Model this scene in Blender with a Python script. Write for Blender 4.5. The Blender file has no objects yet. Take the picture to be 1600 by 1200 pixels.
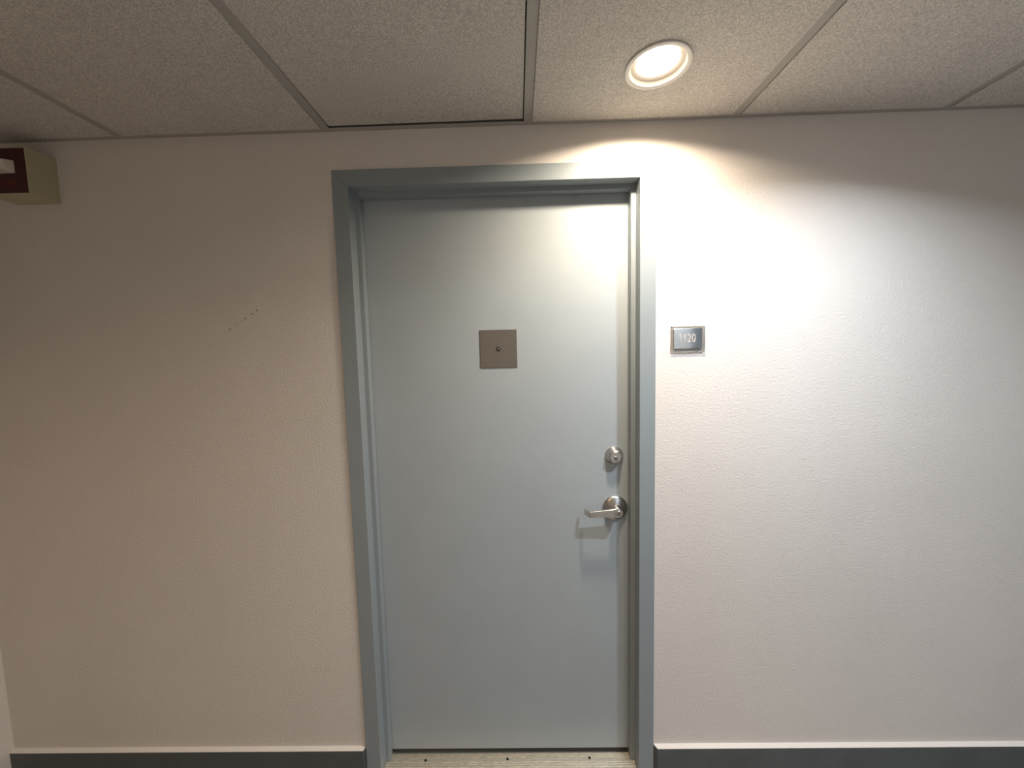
import bpy, bmesh, math, random
from mathutils import Vector, Matrix

scene = bpy.context.scene
C = scene.collection
PI = math.pi
random.seed(7)

# ------------------------------------------------------------------ camera
F_PX = 584.7
CAM = Vector((0.0641, -1.2193, 1.4949))
YAW, PITCH, ROLL = -0.0170, -0.0797, -0.0248


def make_camera():
    cam = bpy.data.cameras.new('camera')
    cam.sensor_fit = 'HORIZONTAL'
    cam.sensor_width = 36.0
    cam.lens = F_PX / 1600.0 * 36.0
    cam.clip_start = 0.01
    o = bpy.data.objects.new('camera', cam)
    C.objects.link(o)
    fwd = Vector((math.sin(YAW) * math.cos(PITCH), math.cos(YAW) * math.cos(PITCH), math.sin(PITCH)))
    r0 = Vector((math.cos(YAW), -math.sin(YAW), 0))
    u0 = r0.cross(fwd)
    r = math.cos(ROLL) * r0 + math.sin(ROLL) * u0
    u = -math.sin(ROLL) * r0 + math.cos(ROLL) * u0
    m = Matrix((r, u, -fwd)).transposed().to_4x4()
    m.translation = CAM
    o.matrix_world = m
    scene.camera = o


make_camera()

# ------------------------------------------------------------------ world, exposure
world = bpy.data.worlds.new('world')
scene.world = world
world.use_nodes = True
world.node_tree.nodes['Background'].inputs[0].default_value = (0.5, 0.55, 0.6, 1)
world.node_tree.nodes['Background'].inputs[1].default_value = 0.0
vs = scene.view_settings
scene.display_settings.display_device = 'sRGB'
vs.view_transform = 'Standard'
vs.look = 'None'
vs.exposure = 0.04
vs.gamma = 1.0
vs.use_curve_mapping = False

LAMP_WARM = (1.0, 0.85, 0.67)
LAMP_AMBER = (1.0, 0.70, 0.42)
LAMP_COOL = (0.84, 0.97, 1.13)
P_NEAR = 11.5       # watts of the downlight by the door
P_SIDE = 19.0       # the next one, up and to the right of the camera
P_FILL_FAR = 4.5        # added fill lamp, unseen, further along the corridor
P_FILL_LEFT = 4.5        # added fill lamp behind the camera, warms the left wall
P_FILL_ACROSS = 7.0      # added lamp, brightens the opposite wall for the sign's reflection
BEAM = math.radians(146)
BEAM_NEAR = math.radians(154)
LENS = 14.0         # radiance of the lit diffusing lenses

# ------------------------------------------------------------------ room measures
H = 2.2005          # ceiling height
HW = 0.457          # half width between the frame faces
FT = 2.0828         # top of the frame
FACE = 0.0508       # face width of the frame
XL, XR = -1.7925, 4.2
YB = -2.15          # opposite wall of the corridor
LEAF_Y = 0.069

# ------------------------------------------------------------------ materials
def nt(name):
    m = bpy.data.materials.new(name)
    m.use_nodes = True
    return m, m.node_tree.nodes, m.node_tree.links, m.node_tree.nodes['Principled BSDF']


def add(nodes, kind, **kw):
    n = nodes.new(kind)
    for k, v in kw.items():
        if k in n.inputs:
            n.inputs[k].default_value = v
        else:
            setattr(n, k, v)
    return n


def ramp(nodes, stops):
    r = nodes.new('ShaderNodeValToRGB')
    e = r.color_ramp.elements
    while len(e) < len(stops):
        e.new(0.5)
    for i, (p, c) in enumerate(stops):
        e[i].position = p
        e[i].color = c if len(c) == 4 else (*c, 1)
    return r


def c3(c, k=1.0):
    return tuple(min(1, v * k) for v in c) + (1,)


def paint(name, col, rough=0.5, var=0.06, vscale=3.0, bump=0.0, bscale=150.0, bdist=0.001, spec=0.5, speck=None):
    m, n, l, b = nt(name)
    tc = n.new('ShaderNodeTexCoord')
    nz = add(n, 'ShaderNodeTexNoise', Scale=vscale, Detail=5.0, Roughness=0.6)
    l.new(tc.outputs['Object'], nz.inputs['Vector'])
    r = ramp(n, [(0.3, c3(col, 1 - var)), (0.7, c3(col, 1 + var))])
    l.new(nz.outputs['Fac'], r.inputs['Fac'])
    out = r.outputs['Color']
    if speck:
        amt, sc = speck
        s = add(n, 'ShaderNodeTexNoise', Scale=sc, Detail=2.0, Roughness=0.7)
        l.new(tc.outputs['Object'], s.inputs['Vector'])
        sr = ramp(n, [(0.38, (1 - amt,) * 3), (0.62, (1 + 0,) * 3)])
        l.new(s.outputs['Fac'], sr.inputs['Fac'])
        mx = add(n, 'ShaderNodeMix', data_type='RGBA', blend_type='MULTIPLY')
        mx.inputs[0].default_value = 1.0
        l.new(out, mx.inputs[6])
        l.new(sr.outputs['Color'], mx.inputs[7])
        out = mx.outputs[2]
    l.new(out, b.inputs['Base Color'])
    b.inputs['Roughness'].default_value = rough
    b.inputs['Specular IOR Level'].default_value = spec
    if bump:
        bn = add(n, 'ShaderNodeTexNoise', Scale=bscale, Detail=3.0, Roughness=0.55)
        l.new(tc.outputs['Object'], bn.inputs['Vector'])
        bp = add(n, 'ShaderNodeBump', Strength=bump, Distance=bdist)
        l.new(bn.outputs['Fac'], bp.inputs['Height'])
        l.new(bp.outputs['Normal'], b.inputs['Normal'])
    return m


def segment_mask(n, l, vec, a, b, w):
    """1 on the line a-b (object x,z), fading to 0 at distance w; broken up by noise."""
    sep = n.new('ShaderNodeSeparateXYZ')
    l.new(vec, sep.inputs[0])
    dx, dz = b[0] - a[0], b[1] - a[1]
    L = math.hypot(dx, dz)
    ux, uz = dx / L, dz / L

    def math_(op, x, y=None):
        q = n.new('ShaderNodeMath')
        q.operation = op
        for i, v in enumerate((x, y)):
            if v is None:
                continue
            if isinstance(v, (int, float)):
                q.inputs[i].default_value = v
            else:
                l.new(v, q.inputs[i])
        return q.outputs[0]
    px = math_('SUBTRACT', sep.outputs['X'], a[0])
    pz = math_('SUBTRACT', sep.outputs['Z'], a[1])
    along = math_('ADD', math_('MULTIPLY', px, ux), math_('MULTIPLY', pz, uz))
    across = math_('ABSOLUTE', math_('SUBTRACT', math_('MULTIPLY', px, -uz), math_('MULTIPLY', pz, -ux)))
    near = math_('LESS_THAN', across, w)
    mid = math_('LESS_THAN', math_('ABSOLUTE', math_('SUBTRACT', along, L / 2)), L / 2)
    nz = add(n, 'ShaderNodeTexNoise', Scale=45.0, Detail=2.0)
    l.new(vec, nz.inputs['Vector'])
    brk = math_('GREATER_THAN', nz.outputs['Fac'], 0.5)
    return math_('MULTIPLY', math_('MULTIPLY', near, mid), brk)


def scratched(m, segs, col, k=0.5):
    n, l = m.node_tree.nodes, m.node_tree.links
    b = n['Principled BSDF']
    src = b.inputs['Base Color'].links[0].from_socket
    tc = n.new('ShaderNodeTexCoord')
    for a, c, w in segs:
        f = segment_mask(n, l, tc.outputs['Object'], a, c, w)
        s = n.new('ShaderNodeMath')
        s.operation = 'MULTIPLY'
        s.inputs[1].default_value = k
        l.new(f, s.inputs[0])
        mx = add(n, 'ShaderNodeMix', data_type='RGBA')
        l.new(s.outputs[0], mx.inputs[0])
        l.new(src, mx.inputs[6])
        mx.inputs[7].default_value = (*col, 1)
        src = mx.outputs[2]
    l.new(src, b.inputs['Base Color'])


def metal(name, col, rough=0.3, stretch=None, bump=0.15, scale=300.0, var=0.12):
    m, n, l, b = nt(name)
    b.inputs['Metallic'].default_value = 1.0
    tc = n.new('ShaderNodeTexCoord')
    mp = n.new('ShaderNodeMapping')
    if stretch:
        mp.inputs['Scale'].default_value = stretch
    l.new(tc.outputs['Object'], mp.inputs['Vector'])
    nz = add(n, 'ShaderNodeTexNoise', Scale=scale, Detail=3.0)
    l.new(mp.outputs['Vector'], nz.inputs['Vector'])
    r = ramp(n, [(0.3, c3(col, 1 - var)), (0.7, c3(col, 1 + var))])
    l.new(nz.outputs['Fac'], r.inputs['Fac'])
    l.new(r.outputs['Color'], b.inputs['Base Color'])
    b.inputs['Roughness'].default_value = rough
    if bump:
        bp = add(n, 'ShaderNodeBump', Strength=bump, Distance=0.0004)
        l.new(nz.outputs['Fac'], bp.inputs['Height'])
        l.new(bp.outputs['Normal'], b.inputs['Normal'])
    return m


def emission(name, col, k):
    m, n, l, b = nt(name)
    b.inputs['Base Color'].default_value = (0.8, 0.8, 0.8, 1)
    b.inputs['Emission Color'].default_value = (*col, 1)
    b.inputs['Emission Strength'].default_value = k
    return m


M = {}
M['wall'] = paint('wall_paint', (0.79, 0.728, 0.668), 0.75, 0.03, 2.2, 0.65, 150.0, 0.0022, 0.25)
scratched(M['wall'], [((-0.8946, 1.5856), (-0.7764, 1.659), 0.0022)], (0.12, 0.11, 0.09), 0.55)
M['wall_plain'] = paint('wall_paint_plain', (0.80, 0.77, 0.73), 0.75, 0.03, 2.0, 0.3, 95.0, 0.002, 0.25)
M['frame'] = paint('frame_gray_paint', (0.295, 0.33, 0.345), 0.38, 0.03, 6.0, 0.08, 220.0, 0.0006)
M['leaf'] = paint('door_gray_paint', (0.41, 0.45, 0.468), 0.38, 0.03, 5.0, 0.06, 160.0, 0.0006)
scratched(M['leaf'], [((-0.388, 1.372), (-0.380, 1.392), 0.004), ((0.29, 0.16), (0.292, 0.175), 0.002),
                      ((-0.205, 0.19), (-0.2, 0.205), 0.0016)], (0.2, 0.22, 0.22), 0.5)
M['baseboard'] = paint('baseboard_gray_paint', (0.105, 0.115, 0.113), 0.55, 0.10, 9.0, 0.15, 120.0, 0.001)
M['tile'] = paint('ceiling_tile_fissured', (0.76, 0.71, 0.645), 0.95, 0.04, 4.0, 0.5, 230.0, 0.002, 0.1, (0.35, 300.0))
M['tee'] = paint('grid_enamel', (0.42, 0.395, 0.355), 0.6, 0.04, 10.0)
M['deck'] = paint('plenum_dark', (0.05, 0.05, 0.05), 0.9)
M['floor'] = paint('floor_concrete', (0.26, 0.245, 0.225), 0.7, 0.12, 3.0, 0.2, 60.0, 0.001)
M['steel'] = metal('satin_nickel', (0.50, 0.48, 0.45), 0.30, None, 0.05, 200.0, 0.05)
M['steel_bright'] = metal('bright_nickel', (0.70, 0.68, 0.65), 0.25, None, 0.05, 200.0, 0.05)
M['plate'] = metal('stainless_plate', (0.30, 0.275, 0.25), 0.46, (1.0, 1.0, 14.0), 0.25, 60.0, 0.10)
M['aluminium'] = metal('mill_aluminium', (0.78, 0.73, 0.62), 0.48, (1.0, 14.0, 1.0), 0.3, 60.0, 0.25)
M['mirror'] = metal('sign_steel', (0.88, 0.88, 0.88), 0.08, None, 0.03, 80.0, 0.03)
M['digit'] = paint('digit_gray', (0.52, 0.47, 0.43), 0.45, 0.02, 40.0)
M['black'] = paint('black_void', (0.006, 0.006, 0.006), 0.6)
M['box'] = paint('strobe_beige_box', (0.50, 0.45, 0.30), 0.55, 0.03, 10.0)
M['red'] = paint('strobe_red_plate', (0.055, 0.003, 0.004), 0.35, 0.04, 12.0)
M['redletter'] = paint('strobe_letter', (0.20, 0.02, 0.015), 0.5)
M['lens_white'] = paint('strobe_lens', (0.72, 0.66, 0.56), 0.18, 0.03, 20.0)
M['reflector'] = paint('lamp_reflector', (0.48, 0.43, 0.37), 0.4, 0.02, 10.0)
M['trim_white'] = paint('trim_white', (0.80, 0.76, 0.70), 0.35, 0.02, 10.0)


def acrylic():
    m, n, l, b = nt('clear_acrylic')
    b.inputs['Base Color'].default_value = (0.96, 0.97, 0.96, 1)
    b.inputs['Roughness'].default_value = 0.03
    b.inputs['Transmission Weight'].default_value = 1.0
    b.inputs['IOR'].default_value = 1.45
    nz = add(n, 'ShaderNodeTexNoise', Scale=30.0)
    bp = add(n, 'ShaderNodeBump', Strength=0.02, Distance=0.0005)
    l.new(nz.outputs['Fac'], bp.inputs['Height'])
    l.new(bp.outputs['Normal'], b.inputs['Normal'])
    return m


M['acrylic'] = acrylic()

# ------------------------------------------------------------------ mesh helpers
def finish(name, bm, mat, parent=None, smooth=None, bevel=0.0, seg=2):
    me = bpy.data.meshes.new(name)
    bmesh.ops.recalc_face_normals(bm, faces=bm.faces[:])
    bm.to_mesh(me)
    bm.free()
    me.materials.append(mat)
    o = bpy.data.objects.new(name, me)
    C.objects.link(o)
    if parent:
        o.parent = parent
    if bevel:
        b = o.modifiers.new('bevel', 'BEVEL')
        b.width = bevel
        b.segments = seg
        b.limit_method = 'ANGLE'
        b.angle_limit = math.radians(35)
    if smooth is not None:
        for p in me.polygons:
            p.use_smooth = True
        me.set_sharp_from_angle(angle=math.radians(smooth))
    return o


def box(bm, a, b):
    x0, y0, z0 = a
    x1, y1, z1 = b
    v = [bm.verts.new(p) for p in ((x0, y0, z0), (x1, y0, z0), (x1, y1, z0), (x0, y1, z0),
                                   (x0, y0, z1), (x1, y0, z1), (x1, y1, z1), (x0, y1, z1))]
    for f in ((0, 1, 2, 3), (4, 7, 6, 5), (0, 4, 5, 1), (1, 5, 6, 2), (2, 6, 7, 3), (3, 7, 4, 0)):
        bm.faces.new([v[i] for i in f])


def boxes(name, lst, mat, parent=None, **kw):
    bm = bmesh.new()
    for a, b in lst:
        box(bm, a, b)
    return finish(name, bm, mat, parent, **kw)


def lathe(bm, prof, origin, axis='Y', seg=48, caps=(True, True)):
    """prof: list of (radius, distance along axis). axis 'Y' points out of the door (-Y); 'Z' points up."""
    rings = []
    for r, d in prof:
        if r < 1e-6:
            p = (0, -d, 0) if axis == 'Y' else (0, 0, d)
            rings.append([bm.verts.new(Vector(origin) + Vector(p))])
            continue
        ring = []
        for i in range(seg):
            a = 2 * PI * i / seg
            p = (r * math.cos(a), -d, r * math.sin(a)) if axis == 'Y' else (r * math.cos(a), r * math.sin(a), d)
            ring.append(bm.verts.new(Vector(origin) + Vector(p)))
        rings.append(ring)
    for A, B in zip(rings, rings[1:]):
        if len(A) == 1 and len(B) == 1:
            continue
        for i in range(seg):
            j = (i + 1) % seg
            if len(A) == 1:
                bm.faces.new((A[0], B[i], B[j]))
            elif len(B) == 1:
                bm.faces.new((A[i], A[j], B[0]))
            else:
                bm.faces.new((A[i], A[j], B[j], B[i]))
    for k, R in ((0, rings[0]), (1, rings[-1])):
        if caps[k] and len(R) > 2:
            bm.faces.new(R)


def empty(name, loc, parent=None):
    o = bpy.data.objects.new(name, None)
    o.empty_display_size = 0.1
    C.objects.link(o)
    o.location = loc
    if parent:
        o.parent = parent
    return o


def tag(o, label=None, cat=None, group=None, kind=None):
    if label:
        o['label'] = label
    if cat:
        o['category'] = cat
    if group:
        o['group'] = group
    if kind:
        o['kind'] = kind
    return o


def text_mesh(name, s, height, width, depth, mat, parent, center, bold=0.0, spacing=1.0):
    """raised lettering facing -Y, fitted to width x height around center"""
    cu = bpy.data.curves.new(name, 'FONT')
    cu.body = s
    cu.offset = bold
    cu.extrude = 0.5
    cu.space_character = spacing
    cu.resolution_u = 4
    t = bpy.data.objects.new(name + '_tmp', cu)
    C.objects.link(t)
    bpy.context.view_layer.update()
    dg = bpy.context.evaluated_depsgraph_get()
    me = bpy.data.meshes.new_from_object(t.evaluated_get(dg))
    bpy.data.objects.remove(t)
    bpy.data.curves.remove(cu)
    xs = [v.co.x for v in me.vertices]
    ys = [v.co.y for v in me.vertices]
    zs = [v.co.z for v in me.vertices]
    cx, cy = (min(xs) + max(xs)) / 2, (min(ys) + max(ys)) / 2
    sx, sy, sz = width / (max(xs) - min(xs)), height / (max(ys) - min(ys)), depth / (max(zs) - min(zs))
    for v in me.vertices:
        x, y, z = v.co
        v.co = Vector(center) + Vector(((x - cx) * sx, -(z * sz), (y - cy) * sy))
    me.materials.clear()
    me.materials.append(mat)
    o = bpy.data.objects.new(name, me)
    C.objects.link(o)
    o.parent = parent
    return o


# ------------------------------------------------------------------ the room shell
def struct(o, label):
    return tag(o, label, None, None, 'structure')


OX, OZ = HW + 0.030, FT - 0.020      # rough opening in the wall, hidden by the frame


def shell():
    # wall with the door: three blocks around the opening as one mesh, no overlaps
    bm = bmesh.new()
    xs = [XL - 0.1, -OX, OX, XR + 0.1]
    zs = [-0.02, OZ, H + 0.35]
    y0, y1 = 0.0, 0.14
    vt = {}

    def v(x, y, z):
        k = (x, y, z)
        if k not in vt:
            vt[k] = bm.verts.new(k)
        return vt[k]
    for i in range(3):
        for j in range(2):
            if i == 1 and j == 0:
                continue
            for y in (y0, y1):
                bm.faces.new([v(xs[i], y, zs[j]), v(xs[i + 1], y, zs[j]), v(xs[i + 1], y, zs[j + 1]), v(xs[i], y, zs[j + 1])])
    for (xa, za, xb, zb) in ((-OX, zs[0], -OX, OZ), (-OX, OZ, OX, OZ), (OX, OZ, OX, zs[0]),
                             (xs[0], zs[0], xs[0], OZ), (xs[0], OZ, xs[0], zs[2]), (xs[3], zs[0], xs[3], OZ), (xs[3], OZ, xs[3], zs[2]),
                             (xs[0], zs[2], -OX, zs[2]), (-OX, zs[2], OX, zs[2]), (OX, zs[2], xs[3], zs[2]),
                             (xs[0], zs[0], -OX, zs[0]), (OX, zs[0], xs[3], zs[0])):
        bm.faces.new([v(xa, y0, za), v(xb, y0, zb), v(xb, y1, zb), v(xa, y1, za)])
    w = finish('wall_back', bm, M['wall'])
    struct(w, 'off-white orange-peel textured wall around the gray door')
    struct(boxes('wall_left', [((XL - 0.1, YB, -0.02), (XL, 0.0, H + 0.35))], M['wall']), 'off-white wall meeting the door wall at the left corner')
    struct(boxes('wall_front', [((XL - 0.1, YB - 0.1, -0.02), (XR + 0.1, YB, H + 0.35))], M['wall_plain']), 'off-white corridor wall opposite the door')
    struct(boxes('wall_right', [((XR, YB, -0.02), (XR + 0.1, 0.0, H + 0.35))], M['wall_plain']), 'off-white wall at the far right end of the corridor')
    struct(boxes('floor', [((XL - 0.1, YB - 0.1, -0.12), (XR + 0.1, 0.9, -0.0))], M['floor']), 'gray concrete corridor floor')
    # dark room behind the closed door, seen only as the black gap under the leaf
    struct(boxes('wall_inside', [((-0.9, 0.9, 0.0), (0.9, 0.95, H)), ((-0.95, 0.14, 0.0), (-0.9, 0.95, H)),
                                 ((0.9, 0.14, 0.0), (0.95, 0.95, H)), ((-0.95, 0.14, H), (0.95, 0.95, H + 0.05))], M['deck']),
           'unlit room behind the closed door')


shell()


# ------------------------------------------------------------------ baseboards
def baseboard(name, xa, xb, cut_a, cut_b, label):
    """thin board, its ends at the door frame cut on a slant, under a sloping bead of wall paint"""
    t, h, rise = 0.014, 0.1105, 0.006

    def prism(prof):
        bm = bmesh.new()
        A = [bm.verts.new((xa + cut_a * (-y / t), y, z)) for y, z in prof]
        B = [bm.verts.new((xb - cut_b * (-y / t), y, z)) for y, z in prof]
        n = len(prof)
        for i in range(n):
            j = (i + 1) % n
            bm.faces.new((A[i], A[j], B[j], B[i]))
        bm.faces.new(A)
        bm.faces.new(B)
        return bm
    o = finish(name, prism([(0.0, 0.0), (-t, 0.0), (-t, h), (0.0, h)]), M['baseboard'])
    struct(o, label)
    bead = finish('top_bead', prism([(0.0, h), (-t, h), (-t, h + 0.0008), (-t + 0.001, h + 0.0016), (0.0, h + rise)]), M['wall'], o)
    bead['label'] = 'off-white painted top edge'
    return o


baseboard('baseboard_left', XL, -HW - FACE - 0.001, 0.0, 0.006, 'dark gray baseboard left of the door')
baseboard('baseboard_right', HW + FACE + 0.002, XR, 0.010, 0.0, 'dark gray baseboard right of the door')

# ------------------------------------------------------------------ the door
def frame_piece(bm, side):
    """hollow-metal frame: the profile swept along one jamb or the head, mitred"""
    prof = [(-FACE, 0.000), (-FACE, -0.006), (0.0, -0.006), (0.0, 0.037), (0.016, 0.037), (0.016, 0.067),
            (0.0, 0.067), (0.0, 0.135), (-0.028, 0.135), (-0.028, 0.000)]
    top = FT - FACE

    def at(o, y, end):
        if side == 'head':
            return (end * (HW - o), y, top - o)
        x = (HW - o) * (-1 if side == 'left' else 1)
        return (x, y, 0.0 if end == 0 else top - o)
    ends = (-1, 1) if side == 'head' else (0, 1)
    A = [bm.verts.new(at(o, y, ends[0])) for o, y in prof]
    B = [bm.verts.new(at(o, y, ends[1])) for o, y in prof]
    n = len(prof)
    for i in range(n):
        j = (i + 1) % n
        bm.faces.new((A[i], A[j], B[j], B[i]))
    bm.faces.new(A)
    bm.faces.new(B)


def make_door():
    d = empty('door_1', (0, 0, 0))
    struct(d, 'gray painted metal door in a gray steel frame')
    for nm, s in (('frame_jamb', 'left'), ('frame_jamb', 'right'), ('frame_head', 'head')):
        bm = bmesh.new()
        frame_piece(bm, s)
        finish(nm, bm, M['frame'], d, bevel=0.0012, seg=2)
    leaf = boxes('door_leaf', [((-0.453, LEAF_Y, 0.0225), (0.453, LEAF_Y + 0.044, FT - FACE - 0.004))], M['leaf'], d, bevel=0.0015)

    # square cover plate with the door viewer
    y = LEAF_Y
    pl = boxes('viewer_plate', [((-0.0645, y - 0.0022, 1.4495), (0.0625, y, 1.579))], M['plate'], d, bevel=0.0006)
    tag(pl, 'square brushed steel plate around the peephole')
    bm = bmesh.new()
    lathe(bm, [(0.0072, 0.002), (0.0072, 0.0046), (0.0060, 0.0054), (0.0046, 0.0050), (0.0046, 0.0030)], (-0.0009, y, 1.5142), seg=32, caps=(False, False))
    finish('peephole_ring', bm, M['black'], pl, smooth=40)
    bm = bmesh.new()
    lathe(bm, [(0.0036, 0.0024), (0.0034, 0.0036), (0.0020, 0.0044), (0, 0.0047)], (-0.0009, y, 1.5142), seg=24, caps=(True, False))
    finish('peephole_lens', bm, M['steel_bright'], pl, smooth=60)

    # deadbolt
    cx, cz = 0.3925, 1.1335
    bm = bmesh.new()
    lathe(bm, [(0.0315, 0.0), (0.0318, 0.003), (0.0300, 0.0065), (0.0235, 0.0190), (0.0222, 0.0225), (0.0205, 0.0238), (0.0188, 0.0238), (0.0188, 0.0215)],
          (cx, y, cz), seg=64, caps=(True, True))
    db = finish('deadbolt', bm, M['steel'], d, smooth=30)
    tag(db, 'round satin nickel deadbolt collar')
    bm = bmesh.new()
    lathe(bm, [(0.0180, 0.0210), (0.0180, 0.0236), (0.0172, 0.0243), (0.0, 0.0243)], (cx, y, cz), seg=48, caps=(True, False))
    finish('cylinder_face', bm, M['steel_bright'], db, smooth=30)
    bm = bmesh.new()
    lathe(bm, [(0.0086, 0.0242), (0.0086, 0.0250), (0.0080, 0.0256), (0.0062, 0.0256), (0.0060, 0.0250), (0, 0.0250)], (cx, y, cz - 0.0055), seg=32, caps=(True, False))
    finish('key_plug', bm, M['steel'], db, smooth=30)
    boxes('keyway', [((cx - 0.0012, y - 0.0258, cz - 0.0105), (cx + 0.0012, y - 0.0249, cz - 0.001)),
                     ((cx - 0.0028, y - 0.0258, cz - 0.0042), (cx - 0.0012, y - 0.0249, cz - 0.0015))], M['black'], db)

    # lever handle
    cx, cz = 0.3950, 0.9455
    bm = bmesh.new()
    lathe(bm, [(0.0435, 0.0), (0.0437, 0.0030), (0.0425, 0.0055), (0.0400, 0.0075), (0.0300, 0.0130), (0.0205, 0.0165), (0.0170, 0.0180), (0.0148, 0.0215),
               (0.0135, 0.0300), (0.0128, 0.0360)], (cx, y, cz), seg=64, caps=(True, True))
    rose = finish('lever_set', bm, M['steel'], d, smooth=30)
    tag(rose, 'round satin nickel rose carrying the lever')
    # lever: hub disc, tapering flat blade to the left, bent back towards the door at its end
    hub_y = y - 0.040
    bm = bmesh.new()
    lathe(bm, [(0.0142, 0.034), (0.0152, 0.0360), (0.0152, 0.0490), (0.0142, 0.0510), (0.0105, 0.0510), (0.0100, 0.0495)], (cx, y, cz), seg=48)
    # blade stations: centre (x, outer face distance from door), half height, thickness
    st = []
    L0, L1 = cx - 0.006, cx - 0.094
    for k in range(9):
        t = k / 8
        x = L0 + (L1 - L0) * t
        st.append((x, 0.0495 - 0.001 * t, 0.0132 - 0.0032 * t, 0.0090 - 0.0005 * t, cz - 0.004 * t ** 1.4, 0.0))
    bend_x, bend_d = L1, 0.0485
    for k in range(1, 6):
        a = math.radians(58) * k / 5
        st.append((bend_x - 0.006 * math.sin(a), bend_d - 0.006 * (1 - math.cos(a)), 0.0100, 0.0080, cz - 0.004, a))
    lx, ld = st[-1][0], st[-1][1]
    a = math.radians(58)
    for k in range(1, 4):
        s = 0.0085 * k
        st.append((lx - s * math.cos(a), ld - s * math.sin(a), 0.0100 - 0.0001 * k, 0.0078 - 0.0004 * k, cz - 0.004 + 0.0005 * k, a))
    rings = []
    for x, dist, hh, th, z, a in st:
        # inner normal points to the door and, past the bend, to the right
        nx, nd = math.sin(a), -math.cos(a)
        ix, idd = x + nx * th, dist + nd * th
        rings.append([bm.verts.new((x, y - dist, z - hh)), bm.verts.new((x, y - dist, z + hh)),
                      bm.verts.new((ix, y - idd, z + hh)), bm.verts.new((ix, y - idd, z - hh))])
    for A, B in zip(rings, rings[1:]):
        for i in range(4):
            j = (i + 1) % 4
            bm.faces.new((A[i], A[j], B[j], B[i]))
    bm.faces.new(rings[0])
    bm.faces.new(rings[-1])
    finish('lever', bm, M['steel_bright'], rose, smooth=35, bevel=0.0011, seg=2)
    bm = bmesh.new()
    lathe(bm, [(0.0096, 0.0485), (0.0096, 0.0507), (0.0088, 0.0515), (0, 0.0515)], (cx, y, cz), seg=40, caps=(True, False))
    finish('key_cylinder', bm, M['steel'], rose, smooth=30)
    boxes('keyway', [((cx - 0.001, y - 0.0521, cz - 0.006), (cx + 0.001, y - 0.0513, cz + 0.003)),
                     ((cx + 0.001, y - 0.0521, cz - 0.001), (cx + 0.0026, y - 0.0513, cz + 0.003))], M['black'], rose)
    return d


make_door()


# ------------------------------------------------------------------ threshold
def make_threshold():
    """fluted saddle: front part between the jambs, narrower under the leaf between the stops"""
    bm = bmesh.new()
    zt = 0.0105
    prof = [(-0.030, 0.0), (-0.030, 0.003), (-0.008, zt)]
    ys = [-0.002, 0.006, 0.014, 0.022, 0.030, 0.0375]
    for yv in ys[:-1]:
        prof += [(yv, zt), (yv + 0.0010, zt - 0.0013), (yv + 0.0028, zt - 0.0013), (yv + 0.0038, zt)]
    prof += [(0.0362, zt)]
    half = 0.4555
    n = len(prof)
    A = [bm.verts.new((-half, yv, z)) for yv, z in prof] + [bm.verts.new((-half, 0.0362, 0.0))]
    B = [bm.verts.new((half, yv, z)) for yv, z in prof] + [bm.verts.new((half, 0.0362, 0.0))]
    n = len(A)
    for i in range(n):
        j = (i + 1) % n
        bm.faces.new((A[i], A[j], B[j], B[i]))
    bm.faces.new(A)
    bm.faces.new(B)
    # back part between the stops, running under the leaf; flutes as raised strips
    h2 = 0.4400
    box(bm, (-h2, 0.0362, 0.0), (h2, 0.0640, zt - 0.0012))
    for a, b in ((0.0362, 0.0465), (0.0478, 0.0525), (0.0540, 0.0585), (0.060, 0.0640)):
        box(bm, (-h2, a, zt - 0.0012), (h2, b, zt))
    t = finish('trim_1', bm, M['aluminium'])
    struct(t, 'fluted aluminium threshold under the gray door')
    for x, yv in ((-0.310, 0.0394), (-0.008, 0.0420), (0.2929, 0.0446)):
        bm = bmesh.new()
        lathe(bm, [(0.0048, zt - 0.001), (0.0048, zt + 0.0004), (0.0036, zt + 0.0008), (0, zt + 0.0008)], (x, yv, 0), 'Z', 20, (True, False))
        finish('screw', bm, M['black'], t, smooth=40)
    return t


make_threshold()


# ------------------------------------------------------------------ room number sign
def make_sign():
    cx, cz = 0.6100, 1.5290
    s = empty('room_sign', (cx, 0.0, cz))
    tag(s, 'small square-cornered room number sign 1120 in brushed steel on clear acrylic', 'sign')

    def child(o):
        o.location = (-cx, 0.0, -cz)
        return o
    child(boxes('acrylic_backplate', [((0.5570, -0.0050, 1.4870), (0.6640, -0.0002, 1.5705))], M['acrylic'], s, bevel=0.0006))
    child(boxes('steel_plate', [((0.5650, -0.0075, 1.4985), (0.6545, -0.0050, 1.5625))], M['mirror'], s, bevel=0.0005))
    child(text_mesh('number', '1120', 0.0265, 0.0490, 0.0012, M['digit'], s, (0.6090, -0.0080, 1.5320), 0.0, 1.05))
    bm = bmesh.new()
    pat = {0: ((0, 0),), 1: ((0, 0),), 2: ((0, 0), (0, 1)), 3: ((0, 1), (1, 0), (1, 1)), -1: ((1, 0), (0, 2), (1, 1), (1, 2))}
    for i, k in enumerate((-1, 0, 1, 2, 3)):
        for (a, b) in pat[k]:
            lathe(bm, [(0.0008, 0.0), (0.0006, 0.0005), (0, 0.0007)], (0.5925 + i * 0.0062 + a * 0.0024, -0.0075, 1.5115 - b * 0.0024), seg=8, caps=(True, False))
    child(finish('braille', bm, M['digit'], s))
    return s


make_sign()


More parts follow.
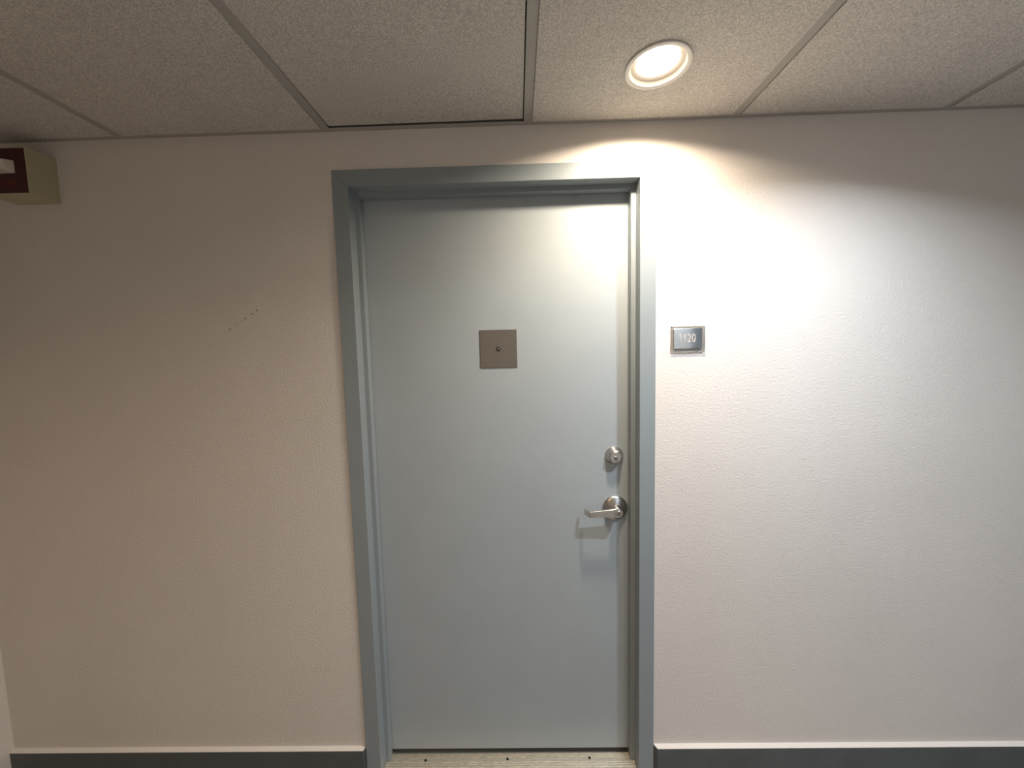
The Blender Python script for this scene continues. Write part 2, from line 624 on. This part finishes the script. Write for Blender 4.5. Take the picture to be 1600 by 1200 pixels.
# ------------------------------------------------------------------ fire alarm strobe
def make_strobe():
    x0, x1, z0, z1, yf = -1.524, -1.386, 2.010, 2.1465, -0.0765
    cx, cz = (x0 + x1) / 2, z0
    s = empty('fire_alarm_strobe', (cx, 0.0, cz))
    tag(s, 'beige boxed fire alarm strobe with red face below the ceiling', 'fire alarm')

    def child(o):
        o.location = (-cx, 0.0, -cz)
        return o
    # back box: open tray with 4 mm walls
    bm = bmesh.new()
    w = 0.0035
    box(bm, (x0, yf, z0), (x0 + w, 0, z1))
    box(bm, (x1 - w, yf, z0), (x1, 0, z1))
    box(bm, (x0 + w, yf, z0), (x1 - w, 0, z0 + w))
    box(bm, (x0 + w, yf, z1 - w), (x1 - w, 0, z1))
    box(bm, (x0 + w, -0.003, z0 + w), (x1 - w, 0, z1 - w))
    child(finish('back_box', bm, M['box'], s))
    bm = bmesh.new()
    lathe(bm, [(0.011, 0.0), (0.011, 0.0006), (0.010, 0.0008), (0, 0.0008)], (0, 0, 0), 'Z', 28, (True, False))
    bmesh.ops.rotate(bm, cent=(0, 0, 0), matrix=Matrix.Rotation(PI / 2, 3, 'Y'), verts=bm.verts[:])
    bmesh.ops.translate(bm, vec=(x1 - 0.0001, -0.017, 2.118), verts=bm.verts[:])
    child(finish('knockout', bm, M['box'], s))
    # red face plate, recessed a touch
    child(boxes('face_plate', [((x0 + w, yf + 0.002, z0 + w), (x1 - w, yf + 0.006, z1 - w))], M['red'], s))
    # lens housing of the strobe: wedge with a clear cap
    bm = bmesh.new()
    lx0, lx1, lz0, lz1 = -1.502, -1.424, 2.070, 2.108
    a = [(lx0, yf + 0.002, lz0), (lx1, yf + 0.002, lz0), (lx1, yf + 0.002, lz1), (lx0, yf + 0.002, lz1)]
    b = [(lx0 + 0.006, yf - 0.020, lz0 + 0.006), (lx1 - 0.006, yf - 0.020, lz0 + 0.006), (lx1 - 0.006, yf - 0.024, lz1 - 0.006), (lx0 + 0.006, yf - 0.024, lz1 - 0.006)]
    A = [bm.verts.new(p) for p in a]
    B = [bm.verts.new(p) for p in b]
    for i in range(4):
        j = (i + 1) % 4
        bm.faces.new((A[i], A[j], B[j], B[i]))
    bm.faces.new(A)
    bm.faces.new(B)
    child(finish('strobe_lens', bm, M['lens_white'], s, bevel=0.003, seg=3))
    child(text_mesh('lettering', 'FIRE', 0.0135, 0.044, 0.0006, M['redletter'], s, (-1.447, yf + 0.0018, 2.043), 0.01, 1.1))
    return s


make_strobe()


# ------------------------------------------------------------------ ceiling: deck, wall angle, tees, tiles
LIGHTS = [(0.4285, -0.2250), (0.90, -0.62)]
TX = [-1.7837 - 0.627 * 0 + 0.0, -1.1565, -0.5115, 0.1115, 0.7420, 1.3642, 1.9912, 2.6182, 3.2452, 3.8722]
R_HOLE = 0.070


def tile_mesh(bm, x0, x1, y0, y1, z0, z1, holes):
    """lay-in tile; with a round cut-out when a downlight sits in it"""
    if not holes:
        box(bm, (x0, y0, z0), (x1, y1, z1))
        return
    hx, hy = holes[0]
    seg = 48
    angs = [2 * PI * i / seg for i in range(seg)]
    corners = [math.atan2(b - hy, a - hx) % (2 * PI) for a in (x0, x1) for b in (y0, y1)]
    for c in corners:   # move the nearest angle onto each corner
        k = min(range(seg), key=lambda i: abs((angs[i] - c + PI) % (2 * PI) - PI))
        angs[k] = c
    angs.sort()

    def outer(a):
        dx, dy = math.cos(a), math.sin(a)
        t = 1e9
        if dx > 1e-9:
            t = min(t, (x1 - hx) / dx)
        if dx < -1e-9:
            t = min(t, (x0 - hx) / dx)
        if dy > 1e-9:
            t = min(t, (y1 - hy) / dy)
        if dy < -1e-9:
            t = min(t, (y0 - hy) / dy)
        return hx + dx * t, hy + dy * t
    R = []
    for a in angs:
        ox, oy = outer(a)
        ix, iy = hx + R_HOLE * math.cos(a), hy + R_HOLE * math.sin(a)
        R.append([bm.verts.new(p) for p in ((ox, oy, z0), (ix, iy, z0), (ix, iy, z1), (ox, oy, z1))])
    for i in range(len(R)):
        A, B = R[i], R[(i + 1) % len(R)]
        for k in range(4):
            m = (k + 1) % 4
            bm.faces.new((A[k], A[m], B[m], B[k]))


def make_ceiling():
    c = boxes('ceiling', [((XL - 0.1, YB - 0.1, H + 0.30), (XR + 0.1, 0.1, H + 0.34))], M['deck'])
    struct(c, 'suspended ceiling of square speckled tiles in a metal grid')
    fl = 0.0010     # flange thickness
    hwid = 0.012
    # wall angles
    ang = [((XL, -0.019, H), (XR, 0.0, H + fl)), ((XL, -0.0012, H + fl), (XR, 0.0, H + 0.022))]
    boxes('wall_angle', ang, M['tee'], c)
    boxes('wall_angle', [((XL, -2.0 - 0.15, H), (XR, -2.13, H + fl)), ((XL, YB, H + fl), (XR, YB + 0.0012, H + 0.022))], M['tee'], c)
    boxes('wall_angle', [((XL, YB + 0.02, H), (XL + 0.019, -0.019, H + fl))], M['tee'], c)
    boxes('wall_angle', [((XR - 0.019, YB + 0.02, H), (XR, -0.019, H + fl))], M['tee'], c)
    # main tees run away from the door wall, cross tees along the corridor
    for x in TX[1:]:
        boxes('tee', [((x - hwid, YB + 0.02, H), (x + hwid, -0.019, H + fl)), ((x - 0.001, YB + 0.02, H + fl), (x + 0.001, -0.019, H + 0.035))], M['tee'], c)
    rows = [0.0, -0.640, -1.267, -1.894, YB]
    for yv in rows[1:-1]:
        for xa, xb in zip([XL] + TX[1:], TX[1:] + [XR]):
            a = xa + (hwid if xa > XL else 0.019)
            b = xb - (hwid if xb < XR else 0.019)
            boxes('tee', [((a, yv - hwid, H), (b, yv + hwid, H + fl)), ((a, yv - 0.001, H + fl), (b, yv + 0.001, H + 0.035))], M['tee'], c)
    xs = [XL] + TX[1:] + [XR]
    g = 0.003
    for i in range(len(xs) - 1):
        for j in range(len(rows) - 1):
            x0, x1 = xs[i] + g, xs[i + 1] - g
            y1, y0 = rows[j] - g, rows[j + 1] + g
            hl = [h for h in LAMP_SPOTS if x0 < h[0] < x1 and y0 < h[1] < y1]
            bm = bmesh.new()
            zt = H + fl + 0.0003
            ga = REVEAL.get((i, j), (0.0012, 0.0012, 0.0012, 0.0012))
            # a tile pushed aside leaves an open slot on its far edge
            ux1 = xs[i + 1] - hwid - ga[1] if ga[1] > 0.002 else x1
            ux0 = xs[i] + hwid + ga[0] if ga[0] > 0.002 else x0
            uy1 = rows[j] - 0.019 - ga[3] if ga[3] > 0.002 else y1
            tile_mesh(bm, ux0, ux1, y0, uy1, zt, zt + 0.012, hl)
            # the face drops through the grid opening with a narrow reveal all round
            fl_l = 0.019 if i == 0 else hwid
            fl_r = 0.019 if i == len(xs) - 2 else hwid
            fl_w = 0.019 if j == 0 else hwid
            fl_n = 0.019 if j == len(rows) - 2 else hwid
            tile_mesh(bm, xs[i] + fl_l + ga[0], xs[i + 1] - fl_r - ga[1], rows[j + 1] + fl_n + ga[2], rows[j] - fl_w - ga[3], H - 0.003, zt, hl)
            # tiles do not sit quite flat: lift corners by a few millimetres
            lift = TILE_LIFT.get((i, j), (0.0004, 0.0004, 0.0004, 0.0004))
            for v in bm.verts:
                u = (v.co.x - x0) / (x1 - x0)
                w = (v.co.y - y0) / (y1 - y0)
                v.co.z += (lift[0] * (1 - u) * (1 - w) + lift[1] * u * (1 - w) + lift[2] * u * w + lift[3] * (1 - u) * w)
            finish('tile', bm, M['tile'], c)


LAMP_SPOTS = LIGHTS + [(2.90, -0.95), (1.40, -1.99), (-0.45, -1.45)]  # the three listed here are unseen lamps added for fill and reflection
# reveal gaps of each tile: left, right, near, wall
REVEAL = {(2, 0): (0.0008, 0.003, 0.001, 0.0035), (3, 0): (0.002, 0.0008, 0.001, 0.0008), (4, 0): (0.0025, 0.001, 0.001, 0.001), (1, 0): (0.0012, 0.0008, 0.001, 0.001)}
# corner lifts: (near left, near right, wall right, wall left)
TILE_LIFT = {(2, 0): (0.0005, 0.002, 0.009, 0.007), (4, 0): (0.001, 0.0003, 0.0003, 0.001)}
make_ceiling()


# ------------------------------------------------------------------ recessed downlights
def make_downlight(x, y, col, watts, label, beam=BEAM):
    d = empty('recessed_downlight', (x, y, H - 0.0042))
    tag(d, label, 'ceiling light', 'recessed ceiling downlights')
    bm = bmesh.new()
    # flat flange below the tile, curling up into the opening
    lathe(bm, [(0.0785, 0.0012), (0.0790, 0.0000), (0.0780, -0.0022), (0.0740, -0.0030), (0.0690, -0.0026), (0.0668, -0.0010), (0.0660, 0.0040), (0.0685, 0.0060), (0.0690, 0.0012)],
          (0, 0, 0), 'Z', 64, (False, False))
    # close the ring between last and first profile point
    bm.verts.ensure_lookup_table()
    n = 64
    first = bm.verts[0:n]
    last = bm.verts[8 * n:9 * n]
    for i in range(n):
        j = (i + 1) % n
        bm.faces.new((last[i], last[j], first[j], first[i]))
    finish('trim_ring', bm, M['trim_white'], d, smooth=40)
    bm = bmesh.new()
    lathe(bm, [(0.0660, 0.0035), (0.0640, 0.0080), (0.0520, 0.0110), (0.0500, 0.0130), (0.0500, 0.0700), (0.0, 0.0700)], (0, 0, 0), 'Z', 64, (False, False))
    finish('reflector', bm, M['reflector'], d, smooth=40)
    bm = bmesh.new()
    lathe(bm, [(0.0480, 0.0150), (0.0480, 0.0105), (0.0430, 0.0078), (0.0310, 0.0050), (0.0160, 0.0036), (0, 0.0032)], (0, 0, 0), 'Z', 48, (True, False))
    finish('lens', bm, emission('lamp_lens', col, LENS * watts / P_NEAR), d, smooth=60)
    ld = bpy.data.lights.new('lamp', 'AREA')
    ld.shape = 'DISK'
    ld.size = 0.088
    ld.spread = beam
    ld.energy = watts
    ld.color = col
    lo = bpy.data.objects.new('lamp', ld)
    C.objects.link(lo)
    lo.parent = d
    lo.location = (0, 0, 0.0026)
    return d


make_downlight(*LAMP_SPOTS[0], LAMP_WARM, P_NEAR, 'lit round recessed downlight in the ceiling above the right side of the door', BEAM_NEAR)
make_downlight(*LAMP_SPOTS[1], LAMP_COOL, P_SIDE, 'cool white recessed downlight one tile right of the warm one, nearer the camera')
make_downlight(*LAMP_SPOTS[2], LAMP_COOL, P_FILL_FAR, 'added unseen fill downlight far along the corridor on the right')
make_downlight(*LAMP_SPOTS[3], LAMP_COOL, P_FILL_ACROSS, 'added unseen downlight brightening the opposite wall for the sign reflection')
make_downlight(*LAMP_SPOTS[4], LAMP_AMBER, P_FILL_LEFT, 'added warm fill downlight behind the camera on the left')


# ------------------------------------------------------------------ unseen door, added behind the camera as a dark reflection in the sign
def make_reflected_door():
    d = empty('added_door', (2.108, YB, 0))
    struct(d, 'unseen gray door added in the opposite wall for the sign to reflect')
    w, h = 0.457, 2.03
    boxes('door_leaf', [((-w, 0.0, 0.01), (w, 0.010, h))], M['leaf'], d, bevel=0.001)
    for s in (-1, 1):
        a, b = sorted((s * w, s * (w + 0.051)))
        boxes('frame_jamb', [((a, 0.0, 0.0), (b, 0.03, h))], M['frame'], d, bevel=0.001)
    boxes('frame_head', [((-w - 0.051, 0.0, h), (w + 0.051, 0.03, h + 0.051))], M['frame'], d, bevel=0.001)
    bm = bmesh.new()
    lathe(bm, [(0.04, 0.0), (0.04, 0.006), (0.014, 0.016), (0.012, 0.05), (0.024, 0.055), (0.028, 0.070), (0.0, 0.082)], (0.39, -0.010, 0.95), seg=32, caps=(True, False))
    for v in bm.verts:      # faces the corridor from the other side
        v.co.y = -v.co.y
    finish('door_knob', bm, M['steel'], d, smooth=40)


make_reflected_door()
